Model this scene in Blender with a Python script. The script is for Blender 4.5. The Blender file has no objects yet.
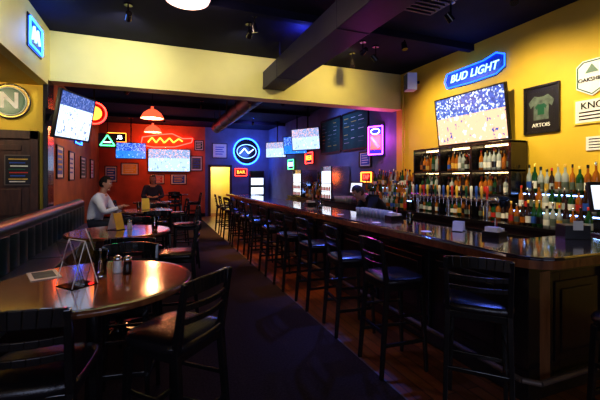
import bpy, bmesh, math, random
from mathutils import Vector, Matrix, Euler
random.seed(7)
D=bpy.data; C=bpy.context; SC=C.scene
R=math.radians

# ---------------------------------------------------------------- materials
def newmat(name):
    m=D.materials.new(name); m.use_nodes=True
    return m, m.node_tree, m.node_tree.nodes['Principled BSDF']
def mat(name,col,rough=.5,metal=0,var=.12,scale=8,coat=0,bump=0,spec=.5):
    m,nt,b=newmat(name)
    tc=nt.nodes.new('ShaderNodeTexCoord'); n=nt.nodes.new('ShaderNodeTexNoise')
    n.inputs['Scale'].default_value=scale; n.inputs['Detail'].default_value=3
    r=nt.nodes.new('ShaderNodeValToRGB')
    lo=[c*(1-var) for c in col]; hi=[min(1,c*(1+var)) for c in col]
    r.color_ramp.elements[0].position=.3; r.color_ramp.elements[0].color=(*lo,1)
    r.color_ramp.elements[1].position=.7; r.color_ramp.elements[1].color=(*hi,1)
    nt.links.new(tc.outputs['Object'],n.inputs['Vector']); nt.links.new(n.outputs['Fac'],r.inputs['Fac'])
    nt.links.new(r.outputs['Color'],b.inputs['Base Color'])
    b.inputs['Roughness'].default_value=rough; b.inputs['Metallic'].default_value=metal
    b.inputs['Coat Weight'].default_value=coat; b.inputs['Specular IOR Level'].default_value=spec
    if bump:
        bp=nt.nodes.new('ShaderNodeBump'); bp.inputs['Strength'].default_value=bump; bp.inputs['Distance'].default_value=.01
        n2=nt.nodes.new('ShaderNodeTexNoise'); n2.inputs['Scale'].default_value=scale*20
        nt.links.new(tc.outputs['Object'],n2.inputs['Vector']); nt.links.new(n2.outputs['Fac'],bp.inputs['Height']); nt.links.new(bp.outputs['Normal'],b.inputs['Normal'])
    return m
def emi(name,col,s,base=None):
    m,nt,b=newmat(name)
    b.inputs['Base Color'].default_value=(*(base or col),1)
    b.inputs['Emission Color'].default_value=(*col,1); b.inputs['Emission Strength'].default_value=s
    return m
def wood(name,c1,c2,rough=.3,stretch=(1,12,12),coat=0,scale=3):
    m,nt,b=newmat(name)
    tc=nt.nodes.new('ShaderNodeTexCoord'); mp=nt.nodes.new('ShaderNodeMapping'); mp.inputs['Scale'].default_value=stretch
    n=nt.nodes.new('ShaderNodeTexNoise'); n.inputs['Scale'].default_value=scale; n.inputs['Detail'].default_value=6; n.inputs['Distortion'].default_value=.6
    r=nt.nodes.new('ShaderNodeValToRGB'); r.color_ramp.elements[0].position=.3; r.color_ramp.elements[1].position=.72
    r.color_ramp.elements[0].color=(*c1,1); r.color_ramp.elements[1].color=(*c2,1)
    L=nt.links.new
    L(tc.outputs['Object'],mp.inputs['Vector']); L(mp.outputs['Vector'],n.inputs['Vector']); L(n.outputs['Fac'],r.inputs['Fac']); L(r.outputs['Color'],b.inputs['Base Color'])
    b.inputs['Roughness'].default_value=rough; b.inputs['Coat Weight'].default_value=coat; b.inputs['Coat Roughness'].default_value=.08
    return m
def planks():
    m,nt,b=newmat('plank_floor'); L=nt.links.new
    tc=nt.nodes.new('ShaderNodeTexCoord'); mp=nt.nodes.new('ShaderNodeMapping'); mp.inputs['Rotation'].default_value=(0,0,R(90))
    br=nt.nodes.new('ShaderNodeTexBrick'); br.inputs['Scale'].default_value=1; br.inputs['Brick Width'].default_value=1.4; br.inputs['Row Height'].default_value=.11
    br.inputs['Mortar Size'].default_value=.004
    br.inputs['Color1'].default_value=(.34,.105,.022,1); br.inputs['Color2'].default_value=(.19,.058,.014,1); br.inputs['Mortar'].default_value=(.015,.006,.003,1)
    n=nt.nodes.new('ShaderNodeTexNoise'); n.inputs['Scale'].default_value=5; mp2=nt.nodes.new('ShaderNodeMapping'); mp2.inputs['Scale'].default_value=(14,1,1)
    mx=nt.nodes.new('ShaderNodeMixRGB'); mx.blend_type='MULTIPLY'; mx.inputs['Fac'].default_value=.6
    L(tc.outputs['Object'],mp.inputs['Vector']); L(mp.outputs['Vector'],br.inputs['Vector']); L(tc.outputs['Object'],mp2.inputs['Vector']); L(mp2.outputs['Vector'],n.inputs['Vector'])
    L(br.outputs['Color'],mx.inputs['Color1']); L(n.outputs['Color'],mx.inputs['Color2']); L(mx.outputs['Color'],b.inputs['Base Color'])
    b.inputs['Roughness'].default_value=.32
    return m
def screen(name,crowd,court,accent,strength=1.6,split=.55):
    m,nt,b=newmat(name); L=nt.links.new
    tc=nt.nodes.new('ShaderNodeTexCoord'); sep=nt.nodes.new('ShaderNodeSeparateXYZ'); L(tc.outputs['Generated'],sep.inputs['Vector'])
    mp=nt.nodes.new('ShaderNodeMapping'); mp.inputs['Scale'].default_value=(44,1,26); L(tc.outputs['Generated'],mp.inputs['Vector'])
    v=nt.nodes.new('ShaderNodeTexVoronoi'); v.inputs['Scale'].default_value=1; L(mp.outputs['Vector'],v.inputs['Vector'])
    r=nt.nodes.new('ShaderNodeValToRGB'); s2=nt.nodes.new('ShaderNodeSeparateColor'); L(v.outputs['Color'],s2.inputs['Color']); L(s2.outputs['Red'],r.inputs['Fac'])
    e=r.color_ramp.elements; e[0].color=(*crowd,1); e[1].position=.9; e[1].color=(*accent,1)
    q=r.color_ramp.elements.new(.65); q.color=tuple(c*.5 for c in crowd)+(1,)
    n=nt.nodes.new('ShaderNodeTexNoise'); n.inputs['Scale'].default_value=1; n.inputs['Detail'].default_value=2
    mp2=nt.nodes.new('ShaderNodeMapping'); mp2.inputs['Scale'].default_value=(22,1,9); L(tc.outputs['Generated'],mp2.inputs['Vector']); L(mp2.outputs['Vector'],n.inputs['Vector'])
    r2=nt.nodes.new('ShaderNodeValToRGB'); L(n.outputs['Fac'],r2.inputs['Fac'])
    r2.color_ramp.elements[0].position=.32; r2.color_ramp.elements[0].color=(*accent,1)
    r2.color_ramp.elements[1].position=.38; r2.color_ramp.elements[1].color=(*court,1)
    q=r2.color_ramp.elements.new(.64); q.color=(*court,1); q=r2.color_ramp.elements.new(.68); q.color=tuple(c*.6 for c in crowd)+(1,)
    st=nt.nodes.new('ShaderNodeMath'); st.operation='GREATER_THAN'; st.inputs[1].default_value=split; L(sep.outputs['Z'],st.inputs[0])
    mx=nt.nodes.new('ShaderNodeMixRGB'); L(st.outputs[0],mx.inputs['Fac']); L(r2.outputs['Color'],mx.inputs['Color1']); L(r.outputs['Color'],mx.inputs['Color2'])
    b.inputs['Base Color'].default_value=(.01,.01,.01,1); L(mx.outputs['Color'],b.inputs['Emission Color']); b.inputs['Emission Strength'].default_value=strength
    b.inputs['Roughness'].default_value=.2
    return m
M={}
M['yellow']=mat('paint_yellow',(.72,.47,.035),.6,var=.07,scale=2,bump=.15)
M['cream']=mat('paint_cream',(.74,.65,.22),.6,var=.05,scale=2,bump=.15)
M['red']=mat('paint_red',(.58,.11,.035),.6,var=.2,scale=2,bump=.15)
M['orange']=mat('paint_orange',(.42,.17,.04),.6,var=.2,scale=2,bump=.15)
M['blue']=mat('paint_slate',(.13,.15,.26),.6,var=.2,scale=2,bump=.15)
M['ceil']=mat('ceiling_black',(.006,.006,.022),.8,var=.3,scale=3,spec=.2)
M['duct']=mat('duct_dark',(.014,.011,.050),.5,var=.2)
M['carpet']=mat('carpet_brown',(.040,.029,.031),.95,var=.35,scale=60,bump=.6,spec=.1)
M['planks']=planks()
M['black']=mat('black_wood',(.011,.009,.010),.26,var=.3,coat=.4)
M['vinyl']=mat('black_vinyl',(.015,.012,.015),.24,var=.2,bump=.1)
M['green']=mat('booth_vinyl',(.010,.040,.040),.30,var=.3,bump=.1)
M['plastic']=mat('black_plastic',(.010,.010,.011),.35,var=.1)
M['table']=wood('table_wood',(.14,.040,.014),(.33,.12,.045),.18,(2,14,2),.8,2)
M['edge']=wood('table_edge',(.10,.035,.015),(.22,.08,.03),.25,(6,6,2),.4)
M['bartop']=wood('bar_top_wood',(.016,.011,.015),(.046,.025,.026),.12,(14,1.2,2),.8,2)
M['barwood']=wood('bar_panel_wood',(.010,.006,.008),(.026,.013,.012),.30,(8,8,1.2),.35)
M['postwood']=wood('bar_post_wood',(.12,.05,.02),(.24,.11,.05),.4,(8,8,1.2),.2)
M['door']=wood('door_wood',(.045,.018,.011),(.095,.036,.02),.45,(8,8,1.2))
M['brass']=mat('brass',(.7,.45,.16),.25,1,var=.1)
M['brassdull']=mat('carpet_strip',(.16,.12,.10),.5,.3,var=.1)
M['steel']=mat('steel',(.6,.6,.62),.25,1,var=.1)
M['white']=mat('white_plastic',(.75,.75,.73),.45,var=.05)
M['paper']=mat('paper',(.8,.78,.7),.7,var=.08)
M['yellowp']=mat('paper_yellow',(.8,.55,.06),.6,var=.1)
M['redp']=mat('red_paint_gloss',(.5,.03,.02),.35,var=.1)
M['bluep']=mat('blue_paint_gloss',(.03,.10,.45),.35,var=.1)
M['greenp']=mat('green_paint_gloss',(.01,.09,.04),.35,var=.1)
M['chalk']=mat('chalkboard',(.008,.07,.05),.7,var=.3,scale=3)
M['blackframe']=mat('frame_black',(.012,.010,.009),.35,var=.1)
M['mat']=mat('picture_mat',(.10,.13,.10),.6,var=.4,scale=14)
M['amber']=mat('amber_glass',(.34,.11,.012),.08,var=.2)
M['gglass']=mat('green_glass',(.012,.07,.02),.08,var=.2)
M['clear']=mat('pale_glass',(.38,.42,.40),.06,var=.15)
M['dark']=mat('dark_glass',(.03,.015,.012),.08,var=.2)
M['gold']=mat('gold_label',(.7,.45,.08),.35,.3,var=.2)
M['shirt']=mat('shirt_white',(.78,.80,.86),.8,var=.06)
M['tee']=mat('tshirt_black',(.015,.015,.018),.8,var=.2)
M['navy']=mat('sweater_navy',(.03,.035,.07),.8,var=.2)
M['jeans']=mat('trousers_dark',(.025,.03,.05),.85,var=.2)
M['shoe']=mat('shoe_leather',(.02,.012,.01),.4,var=.2)
M['skin']=mat('skin',(.50,.26,.17),.55,var=.06)
M['grey']=mat('hair_dark',(.018,.014,.012),.75,var=.4,scale=40,spec=.2)
M['brown']=mat('hair_brown',(.04,.02,.012),.6,var=.3,scale=40)
M['eye']=mat('eye_white',(.7,.7,.7),.3,var=.02)
M['lip']=mat('lips',(.4,.12,.1),.5,var=.05)
M['n_blue']=emi('neon_blue',(.02,.12,1),9)
M['n_deep']=emi('neon_deep_blue',(.01,.08,1),5)
M['n_white']=emi('neon_white',(.65,.85,1),3.5)
M['n_ice']=emi('neon_ice_blue',(.35,.65,1),2.2)
M['n_red']=emi('neon_red',(1,.03,.02),9)
M['n_orange']=emi('neon_orange',(1,.25,.03),5)
M['n_green']=emi('neon_green',(.1,1,.3),3)
M['n_pink']=emi('neon_pink',(.8,.08,.9),6)
M['lamp']=emi('lamp_diffuser',(1,.70,.62),1.3)
M['warmglow']=emi('bulb_glow',(1,.55,.25),8)
M['strip']=emi('added_shelf_strip',(1,.72,.35),10)  # warm glowing strips added under the shelves to backlight the bottles
M['bstrip']=emi('shelf_light_strip_blue',(.25,.45,1),9)
M['cool']=emi('cooler_light',(.8,.92,1),1.3)
M['pos']=emi('pos_screen_light',(.75,.85,1),.9)
M['pendred']=emi('pendant_red_glass',(1,.14,.06),1.2)
g,nt,b=newmat('clear_glass'); b.inputs['Transmission Weight'].default_value=1; b.inputs['Roughness'].default_value=.03; b.inputs['Base Color'].default_value=(.9,.95,1,1); M['glass']=g

# ---------------------------------------------------------------- mesh builder
class MB:
    def __init__(s,*mats): s.v=[];s.f=[];s.m=[];s.s=[];s.mats=list(mats)
    def mi(s,k):
        if k not in s.mats: s.mats.append(k)
        return s.mats.index(k)
    def add(s,vs,fs,k,sm=False):
        o=len(s.v); s.v+= [tuple(v) for v in vs]
        for f in fs: s.f.append([i+o for i in f]); s.m.append(s.mi(k)); s.s.append(sm)
    def box(s,c,sz,k,rot=None):
        h=[x/2 for x in sz]; vs=[]
        for x in(-1,1):
            for y in(-1,1):
                for z in(-1,1):
                    v=Vector((x*h[0],y*h[1],z*h[2]))
                    if rot: v.rotate(Euler(rot))
                    vs.append(v+Vector(c))
        s.add(vs,[(0,1,3,2),(4,6,7,5),(0,4,5,1),(2,3,7,6),(0,2,6,4),(1,5,7,3)],k)
    def b2(s,x0,x1,y0,y1,z0,z1,k): s.box(((x0+x1)/2,(y0+y1)/2,(z0+z1)/2),(x1-x0,y1-y0,z1-z0),k)
    def beam(s,p,q,w,h,k,w2=None,h2=None,up=(0,0,1)):
        p=Vector(p);q=Vector(q);d=(q-p).normalized();u=Vector(up)
        if abs(d.dot(u))>.95:u=Vector((0,1,0))
        a=d.cross(u).normalized();c=a.cross(d);vs=[]
        for P,W,H in((p,w,h),(q,w2 or w,h2 or h)):
            for i,j in((-1,-1),(1,-1),(1,1),(-1,1)): vs.append(P+a*i*W/2+c*j*H/2)
        s.add(vs,[(0,1,2,3),(7,6,5,4),(0,4,5,1),(1,5,6,2),(2,6,7,3),(3,7,4,0)],k)
    def cyl(s,p,q,r,k,r2=None,seg=16):
        p=Vector(p);q=Vector(q);d=(q-p).normalized();u=Vector((0,0,1)) if abs(d.z)<.9 else Vector((1,0,0))
        a=d.cross(u).normalized();c=a.cross(d);r2=r if r2 is None else r2;vs=[]
        for P,Q in((p,r),(q,r2)):
            for i in range(seg):
                t=2*math.pi*i/seg; vs.append(P+(a*math.cos(t)+c*math.sin(t))*Q)
        s.add(vs,[(i,(i+1)%seg,seg+(i+1)%seg,seg+i) for i in range(seg)],k,True)
        s.add(vs[:seg],[tuple(range(seg))],k); s.add(vs[seg:],[tuple(range(seg))],k)
    def lathe(s,prof,o,k,seg=24,sm=True):
        n=len(prof);vs=[]
        for r,z in prof:
            for i in range(seg):
                t=2*math.pi*i/seg; vs.append((o[0]+r*math.cos(t),o[1]+r*math.sin(t),o[2]+z))
        s.add(vs,[(j*seg+i,j*seg+(i+1)%seg,(j+1)*seg+(i+1)%seg,(j+1)*seg+i) for j in range(n-1) for i in range(seg)],k,sm)
    def prism(s,pts,z0,z1,k,kside=None):
        n=len(pts);vs=[(x,y,z0) for x,y in pts]+[(x,y,z1) for x,y in pts]
        s.add(vs,[tuple(range(n))[::-1],tuple(range(n,2*n))],k)
        s.add(vs,[(i,(i+1)%n,n+(i+1)%n,n+i) for i in range(n)],kside or k)
    def tube(s,pts,r,k,seg=8,closed=False):
        n=len(pts)
        for i in range(n if closed else n-1): s.cyl(pts[i],pts[(i+1)%n],r,k,seg=seg)
    def ball(s,c,r,k,sc=(1,1,1),seg=16,rg=10):
        vs=[];
        for j in range(rg+1):
            a=math.pi*j/rg
            for i in range(seg):
                t=2*math.pi*i/seg; vs.append((c[0]+r*sc[0]*math.sin(a)*math.cos(t),c[1]+r*sc[1]*math.sin(a)*math.sin(t),c[2]+r*sc[2]*math.cos(a)))
        s.add(vs,[(j*seg+i,j*seg+(i+1)%seg,(j+1)*seg+(i+1)%seg,(j+1)*seg+i) for j in range(rg) for i in range(seg)],k,True)
    def mesh(s,name):
        me=D.meshes.new(name); me.from_pydata(s.v,[],s.f)
        for k in s.mats: me.materials.append(M[k])
        for p,mi,sm in zip(me.polygons,s.m,s.s): p.material_index=mi; p.use_smooth=sm
        bm=bmesh.new(); bm.from_mesh(me); bmesh.ops.recalc_face_normals(bm,faces=bm.faces[:]); bm.to_mesh(me); bm.free()
        return me
    def obj(s,name,loc=(0,0,0),rz=0,bevel=0,parent=None,rot=None):
        return place(s.mesh(name),name,loc,rz,bevel,parent,rot)
def place(me,name,loc=(0,0,0),rz=0,bevel=0,parent=None,rot=None):
    o=D.objects.new(name,me); C.collection.objects.link(o); o.location=loc; o.rotation_euler=rot or (0,0,rz)
    if bevel:
        b=o.modifiers.new('Bevel','BEVEL'); b.width=bevel; b.segments=2; b.limit_method='ANGLE'; b.angle_limit=R(40)
    if parent: o.parent=parent
    return o
def empty(name,loc=(0,0,0),rz=0):
    e=D.objects.new(name,None); C.collection.objects.link(e); e.location=loc; e.rotation_euler=(0,0,rz); e.empty_display_size=.1; return e
def text(body,parent,loc,size,k,rot=(R(90),0,0),ext=.004,name='lettering',bold=0,shear=0,space=1):
    c=D.curves.new(name,'FONT'); c.body=body; c.size=size; c.extrude=ext; c.align_x='CENTER'; c.align_y='CENTER'; c.offset=bold; c.shear=shear; c.space_character=space
    c.materials.append(M[k]); o=D.objects.new(name,c); C.collection.objects.link(o); o.location=loc; o.rotation_euler=rot; o.parent=parent; return o

# ---------------------------------------------------------------- room shell
H=3.72; XL=-4.0; XR=4.7; YB=15.6; YF=-2.6; XRL=-1.95
def slab(name,x0,x1,y0,y1,z0,z1,k,bev=0):
    m=MB(); m.b2(x0,x1,y0,y1,z0,z1,k); return m.obj(name,bevel=bev)
slab('floor',1.70,XR,YF,YB,-.1,0,'planks')
slab('floor_carpet',XL,1.685,YF,YB,-.1,0,'carpet')
slab('trim_1',1.685,1.70,YF,YB,-.1,.003,'brassdull')
slab('ceiling',XL,XR+.1,YF,YB+.1,H,H+.1,'ceil')
slab('wall_right',XR,XR+.12,YF,6.35,0,H,'yellow')
slab('wall_right_rear',XR,XR+.12,6.35,YB,0,H,'blue')
slab('wall_left',XL-.12,XL,YF,6.3,0,H,'yellow')
slab('wall_left_rear',XRL-.12,XRL,6.32,YB,0,H,'orange')
slab('wall_back_left',XRL-.1,1.95,YB,YB+.12,0,H,'red')
m=MB(); m.b2(1.95,2.15,YB,YB+.12,0,H,'blue'); m.b2(2.15,3.0,YB,YB+.12,2.08,H,'blue'); m.b2(3.0,XR+.1,YB,YB+.12,0,H,'blue'); m.obj('wall_back_right')
m=MB(); m.b2(1.9,3.3,YB+1.3,YB+1.35,0,2.5,'cream'); m.b2(1.85,1.9,YB+.12,YB+1.35,0,2.5,'cream'); m.b2(3.3,3.35,YB+.12,YB+1.35,0,2.5,'cream'); m.b2(1.85,3.35,YB+.12,YB+1.35,2.5,2.55,'cream'); m.b2(1.85,3.35,YB+.12,YB+1.35,-.05,0,'planks'); m.obj('wall_hallway')
m=MB()
for x in(2.13,3.02): m.b2(x-.05,x+.05,YB-.03,YB,0,2.13,'door')
m.b2(2.08,3.07,YB-.03,YB,2.06,2.16,'door'); m.obj('trim_2',bevel=.005)
m=MB(); m.b2(XL,-1.42,6.2,6.32,0,H,'yellow'); m.obj('wall_partition')
slab('trim_3',-1.46,-1.40,6.10,6.42,0,3.0,'black',.005)
slab('wall_header',-1.42,XR,6.2,6.5,3.0,H,'cream')
slab('wall_soffit',-1.52,-1.40,YF,6.2,2.92,H,'cream')
slab('ceiling_nook',XL,-1.52,YF,6.2,2.92,2.98,'yellow')
m=MB(); m.b2(XL,XR,YF-.12,YF,0,.9,'yellow'); m.b2(XL,XR,YF-.12,YF,2.7,H,'yellow')
for a,b_ in((XL,-3.2),(-.6,.2),(2.8,XR)): m.b2(a,b_,YF-.12,YF,.9,2.7,'yellow')
m.obj('wall_front')
for i,(a,b_) in enumerate(((-3.2,-.6),(.2,2.8))):
    m=MB()
    for x in(a+.03,(a+b_)/2,b_-.03): m.b2(x-.03,x+.03,YF-.09,YF-.03,.9,2.7,'black')
    for z in(.93,2.67): m.b2(a,b_,YF-.09,YF-.03,z-.03,z+.03,'black')
    m.obj('window_%d'%(i+1))
slab('baseboard_left',XRL,XRL+.02,6.45,YB,0,.14,'black')
slab('baseboard_back',XRL+.02,1.95,YB-.02,YB,0,.14,'black')
for i,y in enumerate((.6,2.5,4.4,8.6,11,13.4)):
    slab('ceiling_joist',-1.38 if y<6.2 else XRL,XR,y-.05,y+.05,H-.10,H,'ceil')
m=MB(); m.b2(-.3,.3,-.3,.3,0,.03,'duct')
for i in range(7): m.b2(-.25,.25,-.25+i*.08,-.22+i*.08,-.02,0,'duct')
m.obj('ceiling_vent',(3.0,3.45,H-.03))
# boxed beam / duct in the front room, round pipe behind the header
m=MB(); m.b2(1.76,2.16,YF+.05,6.19,3.16,3.46,'duct')
for y in(-1,1.2,3.4,5.4): m.b2(1.755,2.165,y-.015,y+.015,3.155,3.465,'duct'); m.b2(1.80,1.82,y-.01,y+.01,3.46,H,'duct'); m.b2(2.10,2.12,y-.01,y+.01,3.46,H,'duct')
m.obj('ceiling_beam',bevel=.03)
m=MB(); m.cyl((1.95,6.52,3.30),(1.95,12.5,3.30),.18,'duct',seg=32)
for y in(7.5,8.6,9.7,10.8,11.9): m.cyl((1.95,y-.02,3.30),(1.95,y+.02,3.30),.187,'duct',seg=32); m.b2(1.76,1.78,y-.02,y+.02,3.3,H,'duct'); m.b2(2.12,2.14,y-.02,y+.02,3.3,H,'duct')
m.obj('air_duct')
m=MB(); x0,x1=-2.55,-1.62
m.b2(x0,x1,6.15,6.195,0.01,2.14,'door')
for a,b_ in((x0+.1,(x0+x1)/2-.05),((x0+x1)/2+.05,x1-.1)):
    for z0,z1 in((.15,.95),(1.08,1.45),(1.98,2.06)): m.b2(a,b_,6.135,6.15,z0,z1,'door')
m.cyl((x0+.08,6.09,1.0),(x0+.08,6.15,1.0),.02,'brass'); m.ball((x0+.08,6.08,1.0),.035,'brass')
for a in(x0-.1,x1): m.b2(a,a+.1,6.12,6.195,0,2.26,'door')
m.b2(x0-.1,x1+.1,6.12,6.195,2.14,2.26,'door')
dr=m.obj('door_1',bevel=.006)
m=MB(); m.b2(-.16,.16,-.012,0,-.21,.21,'brassdull'); m.b2(-.145,.145,-.016,-.012,-.195,.195,'blackframe')
for i,z in enumerate((.15,.10,.055,.01,-.035,-.08,-.125,-.16)): m.b2(-.11+.01*(i%3),.11-.03*(i%2),-.019,-.016,z-.008,z+.008,['gold','bluep','paper','greenp','redp','bluep','gold','paper'][i])
m.obj('menu_board',(-1.75,6.133,1.71))

# ---------------------------------------------------------------- stool
def stool_mesh():
    m=MB()
    for sx in(-1,1):
        m.beam((sx*.185,.185,0),(sx*.165,.155,.72),.026,.026,'black',.038,.038)
        m.beam((sx*.195,-.235,0),(sx*.18,-.175,.74),.028,.032,'black',.034,.042)
        m.beam((sx*.18,-.175,.73),(sx*.188,-.235,1.09),.034,.042,'black',.026,.026)
        m.beam((sx*.19,-.215,.26),(sx*.178,.172,.26),.020,.028,'black')
        m.beam((sx*.187,-.20,.48),(sx*.172,.165,.48),.018,.022,'black')
        m.beam((sx*.178,-.18,.71),(sx*.165,.15,.71),.022,.045,'black')
    m.beam((-.178,.175,.30),(.178,.175,.30),.022,.032,'black'); m.beam((-.168,.158,.71),(.168,.158,.71),.022,.045,'black')
    m.beam((-.18,-.18,.71),(.18,-.18,.71),.022,.045,'black'); m.beam((-.186,-.212,.36),(.186,-.212,.36),.018,.028,'black')
    def ring(rx,ry,z):
        out=[]
        for i in range(32):
            t=2*math.pi*i/32; c,s=math.cos(t),math.sin(t); e=.45
            out.append((rx*math.copysign(abs(c)**e,c),ry*math.copysign(abs(s)**e,s)-.01,z))
        return out
    rs=[ring(.20,.195,.735),ring(.213,.208,.745),ring(.216,.21,.765),ring(.205,.20,.785),ring(.16,.155,.797),ring(.08,.08,.80)]
    vs=sum(rs,[]);fs=[(j*32+i,j*32+(i+1)%32,(j+1)*32+(i+1)%32,(j+1)*32+i) for j in range(5) for i in range(32)]
    m.add(vs,fs,'vinyl',True); m.add(rs[0],[tuple(range(32))],'vinyl'); m.add(rs[-1],[tuple(range(32))],'vinyl',True)
    for z,h,th in((1.055,.075,.020),(.965,.032,.014),(.895,.032,.014)):
        yb=-.175-.06*(z-.73)/.36
        p=[(x,yb-.035*(1-(x/.185)**2),z+(.015*(1-(x/.185)**2) if z>1 else 0)) for x in[-.185+.37*i/8 for i in range(9)]]
        for a,b_ in zip(p,p[1:]): m.beam(a,b_,th,h,'black')
    return m.mesh('bar_stool')
SM=stool_mesh()
def stool(x,y,face):
    return place(SM,'bar_stool',(x,y,0),R(face-90),.004)
stool(2.06,1.88,43)
for i,y in enumerate((2.62,3.42,4.22,5.05,5.9,6.8,7.7,8.6,9.5,10.4,11.3)): stool(1.93+random.uniform(-.03,.03),y,random.uniform(-8,10))
stool(2.62,1.22,88)
stool(.10,2.13,135); stool(-.47,1.92,82); stool(-.20,2.84,262)
stool(.22,4.28,175); stool(-.15,3.60,80); stool(-.22,4.86,265)
stool(.50,6.85,180); stool(.02,6.2,95); stool(0,7.45,260)
stool(.5,9.2,185); stool(-.6,9.1,0)
stool(-.05,10.9,270)
stool(1.25,13.0,180); stool(.1,13.1,0); stool(.65,13.75,270); stool(.6,12.4,90)

# ---------------------------------------------------------------- pub tables
def table(x,y,r=.5):
    m=MB()
    prof=[(0,1.015),(r-.03,1.015),(r-.004,1.022),(r,1.032),(r-.001,1.042),(r-.008,1.05)]
    m.lathe(prof,(0,0,0),'edge',64); m.lathe([(r-.008,1.05),(r-.03,1.052)],(0,0,0),'black',64); m.lathe([(r-.03,1.052),(0,1.052)],(0,0,0),'table',64,False)
    m.cyl((0,0,.95),(0,0,1.015),.12,'black',.2); m.cyl((0,0,.06),(0,0,.96),.038,'black',seg=20)
    m.lathe([(0,.10),(.06,.10),(.09,.06),(.10,.03),(.10,0.02)],(0,0,0),'black')
    for i in range(4):
        a=R(45+90*i); d=Vector((math.cos(a),math.sin(a),0)); m.beam(d*.05+Vector((0,0,.06)),d*.34+Vector((0,0,.03)),.07,.06,'black',.05,.03)
        m.cyl(d*.32,d*.32+Vector((0,0,.03)),.022,'black')
    return m.obj('pub_table',(x,y,0))
table(-.30,2.22,.5); table(-.34,4.23,.5); table(-.15,6.8,.44); table(-.05,9.15,.42); table(.65,13.05,.42)

def menu_card(x,y,z,rz,k='paper',h=.26,w=.16):
    m=MB()
    m.box((0,-.035,h/2),(w,.003,h),k,(R(-14),0,0)); m.box((0,.035,h/2),(w,.003,h),'paper',(R(14),0,0))
    m.b2(-w/2,w/2,-.075,.075,0,.006,'plastic')
    return m.obj('menu_card',(x,y,z),rz)
T=1.052
menu_card(-.38,4.32,T,R(55),'yellowp',.18,.12); menu_card(-.15,6.85,T,R(10),'yellowp',.20,.12)
m=MB(); m.lathe([(0,.001),(.030,0),(.037,.15),(.034,.15),(.027,.012),(0,.012)],(0,0,0),'glass',20); m.lathe([(0,.014),(.0265,.014),(.030,.09),(0,.09)],(0,0,0),'amber',16)
m.cyl((.015,0,.02),(-.075,.01,.27),.0035,'paper',seg=8); m.cyl((.012,.01,.02),(-.055,-.02,.255),.0035,'greenp',seg=8)
m.obj('drinking_glass',(-.28,2.30,T))
m=MB()
for a in(-16,16): m.box((math.sin(R(a))*.11,0,.115),(.003,.14,.23),'glass',(0,R(a),0))
m.b2(-.065,.065,-.07,.07,0,.004,'glass')
for s in(-1,1):
    m.cyl((-.066,s*.07,.004),(0,s*.07,.23),.0025,'paper',seg=6); m.cyl((.066,s*.07,.004),(0,s*.07,.23),.0025,'paper',seg=6)  # white tubes stand in for light caught along the acrylic edges
m.cyl((0,-.07,.23),(0,.07,.23),.0025,'paper',seg=6)
m.obj('acrylic_sign_stand',(-.37,2.16,T),R(40))
m=MB(); m.box((0,0,.0),(.14,.22,.003),'paper'); m.box((0,0,.002),(.10,.16,.002),'mat'); m.obj('folded_menu',(-.58,2.44,T+.003),R(20))
def shaker(x,y,z,k='white',name='salt_shaker'):
    m=MB(); m.lathe([(0,0),(.024,0),(.026,.01),(.021,.07)],(0,0,0),k,16); m.lathe([(.021,.07),(.023,.072),(.022,.09),(.01,.10),(0,.10)],(0,0,0),'steel',16); return m.obj(name,(x,y,z))
shaker(-.20,2.36,T); shaker(-.145,2.32,T,'dark','pepper_shaker'); shaker(-.25,4.33,T)

# ---------------------------------------------------------------- booth
m=MB(); y0,y1=1.3,7.8
m.b2(-1.38,-1.22,y0,y1,0,1.12,'green'); m.b2(-1.22,-.90,y0,y1,0.0,.62,'black')
n=26; dy=(y1-y0)/n
for i in range(n):
    c=y0+dy*(i+.5)
    vs=[];K=8
    for z in(.76,1.08):
        for j in range(K+1): t=j/K; vs.append((-1.22+.022*math.sin(math.pi*t),c-dy/2+dy*t,z))
    m.add(vs,[(j,j+1,K+2+j,K+1+j) for j in range(K)],'green',True)
    m.add([(-1.22,c-dy/2,1.08),(-1.22,c+dy/2,1.08)]+vs[K+1:],[tuple([0]+list(range(2,K+3))+[1])],'green')
m.cyl((-1.30,y0,1.13),(-1.30,y1,1.13),.085,'green',seg=20)
for i in range(4):
    a=y0+(y1-y0)*i/4; m.b2(-1.21,-.87,a+.006,a+(y1-y0)/4-.006,.62,.76,'green')
m.obj('booth_bench',bevel=.015)

# ---------------------------------------------------------------- bar
m=MB()
cor=[(2.2+.22*(1-math.cos(R(a))),1.55+.22*(1-math.sin(R(a)))) for a in(0,18,36,54,72,90)]
out=[(2.2,12.2)]+cor+[(4.68,1.55),(4.68,2.25),(2.95,2.25),(2.95,12.2)]
m.prism(out,1.015,1.07,'bartop','edge')
rail=[(2.235,12.2,1.075)]+[(x+.035,y+.02,1.075) for x,y in cor]+[(4.68,1.585,1.075)]
m.tube(rail,.016,'bartop',8)
m.obj('bar_counter_top',bevel=.01)
m=MB()
m.b2(2.5,2.86,1.85,12.15,0.0,1.015,'barwood'); m.b2(2.86,4.68,1.85,2.2,0,1.015,'barwood')
m.b2(2.46,2.5,1.81,12.15,0,.14,'black'); m.b2(2.46,4.68,1.81,1.85,0,.14,'black')
m.b2(2.46,2.5,1.81,12.15,.90,1.015,'black'); m.b2(2.46,4.68,1.81,1.85,.90,1.015,'black')
y=1.95
while y<12:
    m.b2(2.485,2.5,y+.09,y+.81,.22,.82,'barwood'); m.b2(2.475,2.485,y+.15,y+.75,.28,.76,'barwood')
    m.b2(2.46,2.5,y-.03,y+.03,.14,.90,'black'); y+=.9
x=2.7
while x<4.2:
    m.b2(x+.09,x+.6,1.835,1.85,.22,.82,'barwood'); m.b2(x+.15,x+.54,1.825,1.835,.28,.76,'barwood'); m.b2(x-.03,x+.03,1.81,1.85,.14,.9,'black'); x+=.68
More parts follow.
